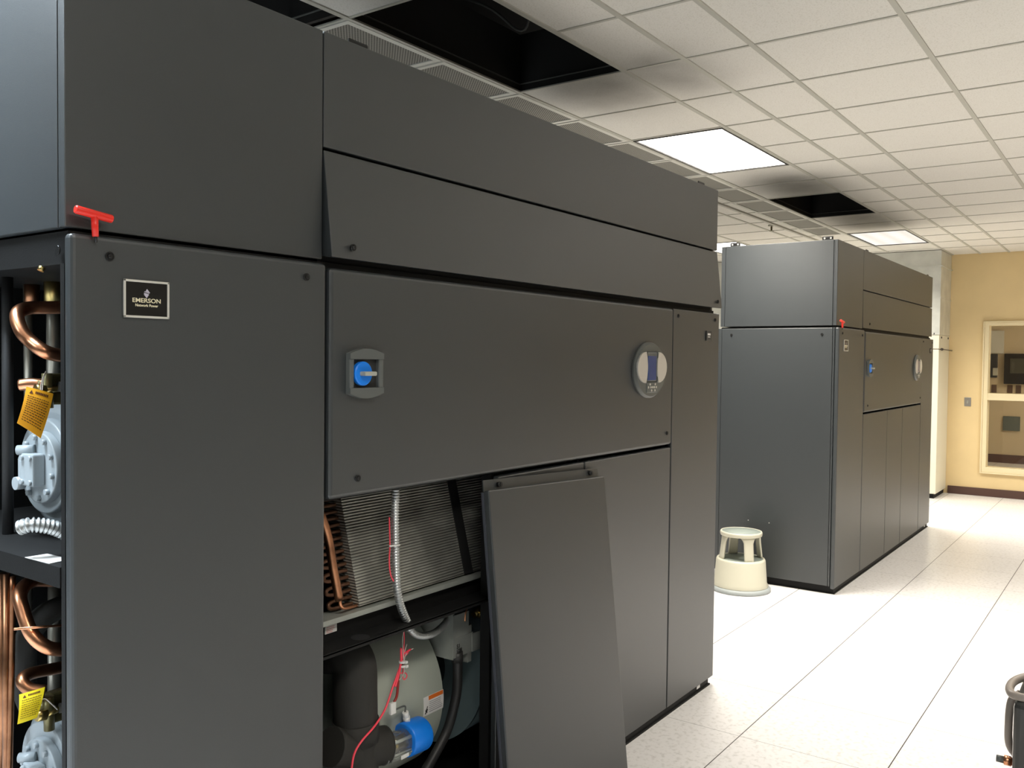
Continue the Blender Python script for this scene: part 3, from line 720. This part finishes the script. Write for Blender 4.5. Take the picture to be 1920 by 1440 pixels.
T('flexible_conduit', [(1.1150, 0.0800, 0.8290), (1.1620, 0.0900, 0.7880), (1.2200, 0.1000, 0.7650), (1.2940, 0.1200, 0.7530), (1.3640, 0.1400, 0.7580), (1.4190, 0.1600, 0.7690), (1.4520, 0.1700, 0.7920)], .0105, GALV, n=16, ridge=.17, pitch=.009)
T('cable_tie', [(0.9940, 0.0450, 1.1040), (1.0180, 0.0420, 1.1020), (1.0400, 0.0450, 1.1000)], .0022, WHITEP, n=8)
T('red_wire', [(1.0190, 0.0700, 1.1850), (1.0170, 0.0650, 1.1040), (1.0150, 0.0650, 1.0550), (1.0200, 0.0650, 1.0130), (1.0290, 0.0600, 0.9880)], .0022, REDW, n=8)
# blower drums
YC0, ZC0, R0 = .45, .50, .30
dm = MB().cyl((1.0, YC0, ZC0), (1.378, YC0, ZC0), R0, n=96, bev=.004)
drum = dm.build('blower_drum', DRUM, U1)
dm2 = MB().cyl((1.60, YC0, .50), (1.612, YC0, .50), R0, n=96).cyl((1.612, YC0, .50), (1.95, YC0, .50), R0-.004, n=96)
dm2.build('blower_drum', DRUM2, U1)
MB().cyl((1.30, YC0, ZC0), (1.62, YC0, ZC0), .12, n=48).build('blower_shaft_housing', DARKIN, U1)
# warning label wrapped on the drum
def onr(x, a, r=R0+.0006): return Vector((x, YC0-r*math.cos(a), ZC0+r*math.sin(a)))
def wrap(x0, x1, a0, a1, mat, nm, par, r=R0+.0012, x0b=None, x1b=None):
    t = bmesh.new(); n = 10
    A = [[t.verts.new(onr(x, a0+(a1-a0)*k/n, rr)) for k in range(n+1)] for rr in (r, R0-.001) for x in (x0, x1)]
    for k in range(n):
        t.faces.new((A[0][k], A[0][k+1], A[1][k+1], A[1][k])); t.faces.new((A[2][k], A[3][k], A[3][k+1], A[2][k+1]))
        t.faces.new((A[0][k], A[2][k], A[2][k+1], A[0][k+1])); t.faces.new((A[1][k], A[1][k+1], A[3][k+1], A[3][k]))
    t.faces.new((A[0][0], A[1][0], A[3][0], A[2][0])); t.faces.new((A[0][n], A[2][n], A[3][n], A[1][n]))
    m = MB(); m._m(t); return m.build(nm, mat, par)
wl = wrap(1.275, 1.3772, math.asin((.466-ZC0)/R0), math.asin((.530-ZC0)/R0), PAPER, 'warning_label', drum)
wrap(1.300, 1.3745, math.asin((.516-ZC0)/R0), math.asin((.529-ZC0)/R0), WARNO, 'orange_band', wl, r=R0+.002)
wm = MB()
for k in range(6): wm.box(1.303, 1.303+random.uniform(.055, .068), YC0-R0-.0020, YC0-R0-.0010+.0015, .508-.0066*k, .5100-.0066*k)
wm.build('fine_print', GREYINK, wl)
yy = YC0-R0-.0022
MB().poly([(1.281, yy, .474), (1.285, yy, .479), (1.283, yy, .484), (1.289, yy, .490), (1.292, yy, .498), (1.294, yy, .497), (1.292, yy, .488), (1.296, yy, .485), (1.291, yy, .482), (1.293, yy, .475), (1.288, yy, .478), (1.284, yy, .472)], (0, .0015, 0)).build('hazard_pictogram', BLKINK, wl)
# insulated pipe with elbow and tee
T('insulated_pipe', [(0.9690, 0.3200, 0.7340), (0.9770, 0.2600, 0.7440), (0.9600, 0.1900, 0.7560), (0.9630, 0.1600, 0.7220), (0.9580, 0.1500, 0.6430), (0.9610, 0.1500, 0.5420), (0.9650, 0.1500, 0.4420), (0.9660, 0.1500, 0.2750)], .068, FOAM, n=32)
T('pipe_sleeve', [(0.9610, 0.1500, 0.5620), (0.9640, 0.1500, 0.4950)], .071, FOAM, n=32, smooth=0)
T('pipe_sleeve', [(0.8590, 0.1500, 0.5120), (0.9530, 0.1450, 0.4770), (1.0180, 0.1300, 0.4620), (1.0600, 0.1200, 0.4560)], .058, FOAM, n=32)
# actuator on the tee
a0, a1, a2, a3 = Vector((1.0340, 0.1180, 0.4460)), Vector((1.0560, 0.1160, 0.4470)), Vector((1.1490, 0.1120, 0.4440)), Vector((1.2110, 0.1120, 0.4410))
ax = (a2-a1).normalized()
sd = ax.cross(Vector((0, 0, 1))).normalized(); upv = sd.cross(ax)
cg = MB()
for ang in (35, 150, 215, 330):
    d = sd*math.cos(math.radians(ang))+upv*math.sin(math.radians(ang)); cg.cyl(a1+d*.036, a2+d*.036, .006, n=8)
lo = -upv*.022
q = [a1+lo+sd*.040, a1+lo-sd*.040, a1-upv*.040-sd*.030, a1-upv*.040+sd*.030]
cg.hexa([tuple(p) for p in q]+[tuple(p+(a2-a1)) for p in q], .002)
va = cg.build('valve_actuator', GALVB, U1)
MB().cyl(a0, a1, .046, n=40).cyl(a1, a1+ax*.006, .040, n=40).build('flange_ring', GALV, va)
MB().cyl(a1, a2, .0385, n=36).build('clear_sleeve', CLEAR, va)
MB().cyl(a1+ax*.01, a2-ax*.02, .012, n=20).cyl(a1+ax*.03, a1+ax*.045, .018, n=6).build('valve_stem', BRASS, va)
MB().cyl(a2-ax*.012, a3+ax*.012, .0545, n=48, bev=.006).build('blue_cap', BLUE, va)
g0 = (a2+a3)/2*.4+a2*.6+upv*.050-sd*.01
MB().cyl(g0, g0+Vector((-.004, 0, .018)), .012, n=6).cyl(g0+Vector((-.004, 0, .018)), g0+Vector((-.010, 0, .036)), .0105, n=18, bev=.002).build('cable_gland', WHITEP, va)
MB().box(*[v for ab in zip(a1+Vector((.025, -.046, -.034)), a1+Vector((.06, -.044, -.022))) for v in sorted(ab)]).build('label', PAPER, va)
gt = g0+Vector((-.010, 0, .036))
T('signal_lead', [gt, gt+Vector((-.004, 0, .02)), (1.0660, 0.1000, 0.5640)], .003, GREYP, va, n=8)
cn = Vector((1.0710, 0.1000, 0.5760))
MB().box(cn.x-.012, cn.x+.012, cn.y-.006, cn.y+.006, cn.z-.022, cn.z+.016, .003).build('wire_connector', WHITEP, va)
wb = T('wire_bundle', [(1.0760, 0.1000, 0.5880), (1.0900, 0.1000, 0.6060), (1.0950, 0.1000, 0.6380), (1.0990, 0.1000, 0.6760), (1.1110, 0.1000, 0.7070)], .0042, DREDW, U1, n=10)
T('red_wire', [(0.8650, 0.0700, 0.4530), (0.8770, 0.0700, 0.5040), (0.9070, 0.0700, 0.5330), (0.9660, 0.0750, 0.5570), (1.0220, 0.0850, 0.5890), (1.0650, 0.0950, 0.6400), (1.0940, 0.1000, 0.6780), (1.1110, 0.1000, 0.7050), (1.1180, 0.1000, 0.7290), (1.1530, 0.1000, 0.7380)], .0032, REDW, wb, n=10)
T('red_wire', [(1.0750, 0.0930, 0.6410), (1.0960, 0.0970, 0.6780), (1.1050, 0.0970, 0.7120), (1.1080, 0.1000, 0.7540)], .0038, REDW, wb, n=10)
T('red_wire', [(1.0970, 0.0930, 0.6780), (1.1260, 0.0970, 0.6690), (1.1330, 0.0970, 0.6570), (1.1240, 0.1000, 0.6480), (1.1170, 0.1000, 0.6610), (1.1190, 0.1000, 0.6910), (1.1210, 0.1000, 0.7160), (1.1430, 0.1000, 0.7320)], .0018, REDW, wb, n=8)
T('white_wire', [(1.0910, 0.0900, 0.6590), (1.1150, 0.0940, 0.6730), (1.1140, 0.0940, 0.7110), (1.1230, 0.1000, 0.7330), (1.1350, 0.1000, 0.7590)], .0016, WHW, wb, n=8)
T('white_wire', [(1.1030, 0.0900, 0.6670), (1.1220, 0.0940, 0.6830), (1.1170, 0.0940, 0.7130), (1.1380, 0.1000, 0.7340), (1.1660, 0.1000, 0.7370)], .0016, WHW, wb, n=8)
T('white_wire', [(1.1140, 0.0940, 0.7110), (1.1160, 0.1000, 0.7520), (1.1150, 0.1000, 0.7840), (1.1220, 0.1000, 0.8100)], .0014, WHW, wb, n=8)
T('red_wire', [(1.1170, 0.0960, 0.7100), (1.1210, 0.1000, 0.7500), (1.1230, 0.1000, 0.7790), (1.1200, 0.1000, 0.8100)], .0016, REDW, wb, n=8)
for (px_) in ((1.1090, 0.0960, 0.7100), (1.1120, 0.0960, 0.6960)):
    v_ = Vector(px_)
    MB().cyl(v_-Vector((0, 0, .0028)), v_+Vector((0, 0, .0028)), .0105, n=16).box(v_.x, v_.x+.010, v_.y-.016, v_.y-.008, v_.z-.004, v_.z+.004, .001).build('cable_tie', WHITEP, wb)
# galvanised junction box with open cover
jx0, jx1 = 1.392, 1.50
jb = MB().box(1.396, 1.400, .125, .335, .63, .86).box(1.392, 1.50, .120, .124, .637, .705).box(1.392, 1.478, .121, .125, .705, .785).build('junction_box', GALVB, U1)
MB().box(1.478, 1.50, .126, .23, .60, .73).box(1.495, 1.60, .118, .121, .635, .70).build('cover_flange', GALVB, jb)
MB().text('S1', .020, FRONT(1.420, .1194, .668), .0003, .0004, 1.).build('pen_marking', BLKINK, jb)
bf = MB().cyl((1.53, .14, .755), (1.60, .14, .775), .012).cyl((1.56, .14, .74), (1.57, .13, .80), .010, n=6).cyl((1.55, .13, .77), (1.56, .10, .765), .014, n=6)
bf.build('brass_fitting', BRASS, U1)
T('thin_copper_tube', [(1.4560, 0.1200, 0.7530), (1.4580, 0.1200, 0.7800), (1.4670, 0.1200, 0.7970)], .003, COPPER, n=8)
T('black_hose', [(1.4250, 0.1300, 0.6650), (1.4290, 0.1300, 0.6080), (1.4400, 0.1400, 0.5180), (1.4320, 0.1500, 0.4420), (1.4100, 0.1600, 0.3710), (1.3540, 0.1600, 0.3160), (1.2910, 0.1600, 0.2660)], .017, RUBBER, n=18)
T('hose_clamp', [(1.4250, 0.1300, 0.6520), (1.4270, 0.1300, 0.6170)], .0205, DGREYP, smooth=0, n=18)

# ---------------------------------------------------------------- the detached panel leaning on the unit
lp = thing('leaning_panel', (1.74, -.16, 0), 'detached charcoal access panel leaning against the open front of the near unit', 'panel')
TL, TR = Vector((1.372, -.016, 1.268)), Vector((2.145, -.012, 1.237))
ex_ = (TR-TL).normalized(); BLv = Vector((1.335, -.178, .03)); dn = (BLv-TL); dn = (dn-ex_*dn.dot(ex_)).normalized()
nn = ex_.cross(dn).normalized(); nn = nn if nn.y > 0 else -nn     # points into the unit
W_ = (TR-TL).length; 
Hh = min((TL.z)/-dn.z, (TR.z)/-dn.z)*1.0
def lpt(u, v, w): return TL+ex_*u+dn*v+nn*w
def slab(m, u0, u1, v0, v1, w0, w1, bev=.0):
    m.hexa([tuple(lpt(u, v1, w)) for u, w in ((u0, w0), (u1, w0), (u1, w1), (u0, w1))]+[tuple(lpt(u, v0, w)) for u, w in ((u0, w0), (u1, w0), (u1, w1), (u0, w1))], bev); return m
slab(MB(), 0, W_, .034, Hh-.001, -.022, .002, .004).build('panel_face', PAINT, lp)
slab(MB(), -.004, W_-.02, 0, .038, -.004, .0, .0005).build('top_flange', PAINT, lp)
slab(MB(), -.002, .010, .04, Hh-.001, .0, .010, .001).build('edge_seal', pm('grey_seal', (.05, .055, .07), .5), lp)
for (u, v) in ((.078, .019), (.685, .016)):
    c = lpt(u, v, -.004)
    MB().cyl(c, c-nn*.012, .0095, n=20).cyl(c-nn*.012, c-nn*.015, .007, .004, n=12).build('screw', SCREW, lp)

# ---------------------------------------------------------------- step stool
sc_ = (5.285, .600)
st = thing('step_stool', (*sc_, 0), 'cream round plastic step stool on the floor between the two units', 'stool')
c = (*sc_, 0)
MB().lathe([(.208, .0), (.215, .004), (.215, .020), (.200, .033), (.194, .033)], 64, c).build('rubber_skirt', STOOLR, st)
MB().lathe([(.196, .030), (.199, .040), (.188, .060), (.176, .220), (.170, .232), (.160, .234), (.155, .228)], 64, c).build('base_drum', STOOLP, st)
MB().lathe([(.160, .226), (.160, .231), (.02, .232)], 64, c).build('lower_tread', STOOLG, st)
for k in range(4):
    a = math.radians(-136+90*k); ca, sa = math.cos(a), math.sin(a)
    m = MB(); n = 7; t = bmesh.new(); rows = []
    for j in range(9):
        v = j/8; r_ = .158-.022*v; hwid = .036+(.030*max(0, (v-.72)/.28)**2)
        z = .225+v*.180; rows.append([])
        for io, off in ((0, 0), (1, -.014)):
            for i in range(n):
                s_ = (i/(n-1)*2-1)*hwid/r_
                rows[-1].append(t.verts.new((sc_[0]+(r_+off)*math.cos(a+s_), sc_[1]+(r_+off)*math.sin(a+s_), z)))
    for j in range(8):
        A, B = rows[j], rows[j+1]
        for i in range(n-1):
            t.faces.new((A[i], A[i+1], B[i+1], B[i])); t.faces.new((A[n+i+1], A[n+i], B[n+i], B[n+i+1]))
        t.faces.new((A[0], B[0], B[n], A[n])); t.faces.new((A[n-1], A[2*n-1], B[2*n-1], B[n-1]))
    t.faces.new(rows[0][:n]+rows[0][n:][::-1]); t.faces.new(rows[-1][:n]+rows[-1][n:][::-1])
    bmesh.ops.recalc_face_normals(t, faces=list(t.faces)); m._m(t, True)
    m.build('leg', STOOLP, st)
MB().lathe([(.130, .398), (.148, .400), (.1505, .410), (.1505, .422), (.147, .430), (.139, .430), (.139, .404)], 64, c).build('top_ring', STOOLP, st)
MB().lathe([(.139, .402), (.139, .4285), (.02, .4292)], 64, c).build('top_tread', STOOLG, st)

# ---------------------------------------------------------------- equipment at the right edge
eq = thing('service_machine', (2.7, -1.62, 0), 'black service machine with bent tube handle at the right edge of the picture', 'machine')
MB().box(2.45, 2.86, -1.82, -1.453, .04, .535, .022, 3).build('casing', GEARB, eq)
for z0, z1 in ((.36, .50), (.09, .33)): MB().box(2.447, 2.4505, -1.78, -1.49, z0, z1, .003).build('front_plate', pm('dark_green_grey_plate', (.07, .08, .07), .35), eq)
MB().tube([(2.48, -1.80, .53), (2.47, -1.79, .545), (2.47, -1.62, .547), (2.47, -1.475, .547), (2.51, -1.437, .547), (2.62, -1.435, .547), (2.72, -1.47, .545), (2.74, -1.50, .53)], .014, n=18).build('handle', GREYTUBE, eq)
MB().tube([(2.66, -1.455, .50), (2.64, -1.428, .47), (2.63, -1.423, .38), (2.64, -1.427, .31), (2.66, -1.455, .26)], .013, n=16).build('side_hose', GREYTUBE, eq)
fx, fy, fz = (2.5500, -1.4490, 0.2890)
MB().cyl((fx, fy-.02, fz), (fx, fy+.006, fz), .013).cyl((fx, fy+.006, fz), (fx, fy+.028, fz), .018, n=6).build('copper_fitting', COPPER, eq)
MB().cyl((fx, fy+.028, fz), (fx, fy+.052, fz), .012).build('fitting_cap', GREYP, eq)
for (x, y) in ((2.5, -1.77), (2.5, -1.50), (2.81, -1.77), (2.81, -1.50)):
    MB().cyl((x, y, 0), (x, y, .042), .018).build('foot', RUBBER, eq)

# ---------------------------------------------------------------- camera
cd = bpy.data.cameras.new('camera'); cam = bpy.data.objects.new('camera', cd); COL.objects.link(cam)
cd.sensor_width = 36; cd.lens = 31.1632; cd.clip_start = .05
cam.matrix_world = Matrix([[0.584132, 0.016949, -0.811482, -0.94757], [-0.811584, 0.025736, -0.583668, -1.79939], [0.010992, 0.999525, 0.028789, 1.67268], [0, 0, 0, 1]])
S.camera = cam
wd = bpy.data.worlds.new('world'); S.world = wd; wd.use_nodes = True
wd.node_tree.nodes['Background'].inputs['Color'].default_value = (.02, .02, .02, 1)
S.view_settings.view_transform = 'Standard'; S.view_settings.look = 'None'; S.view_settings.gamma = 1
S.view_settings.exposure = 0.54
try: S.view_settings.use_curve_mapping = False
except Exception: pass
for o in bpy.data.objects:
    if '_w' in o: del o['_w']
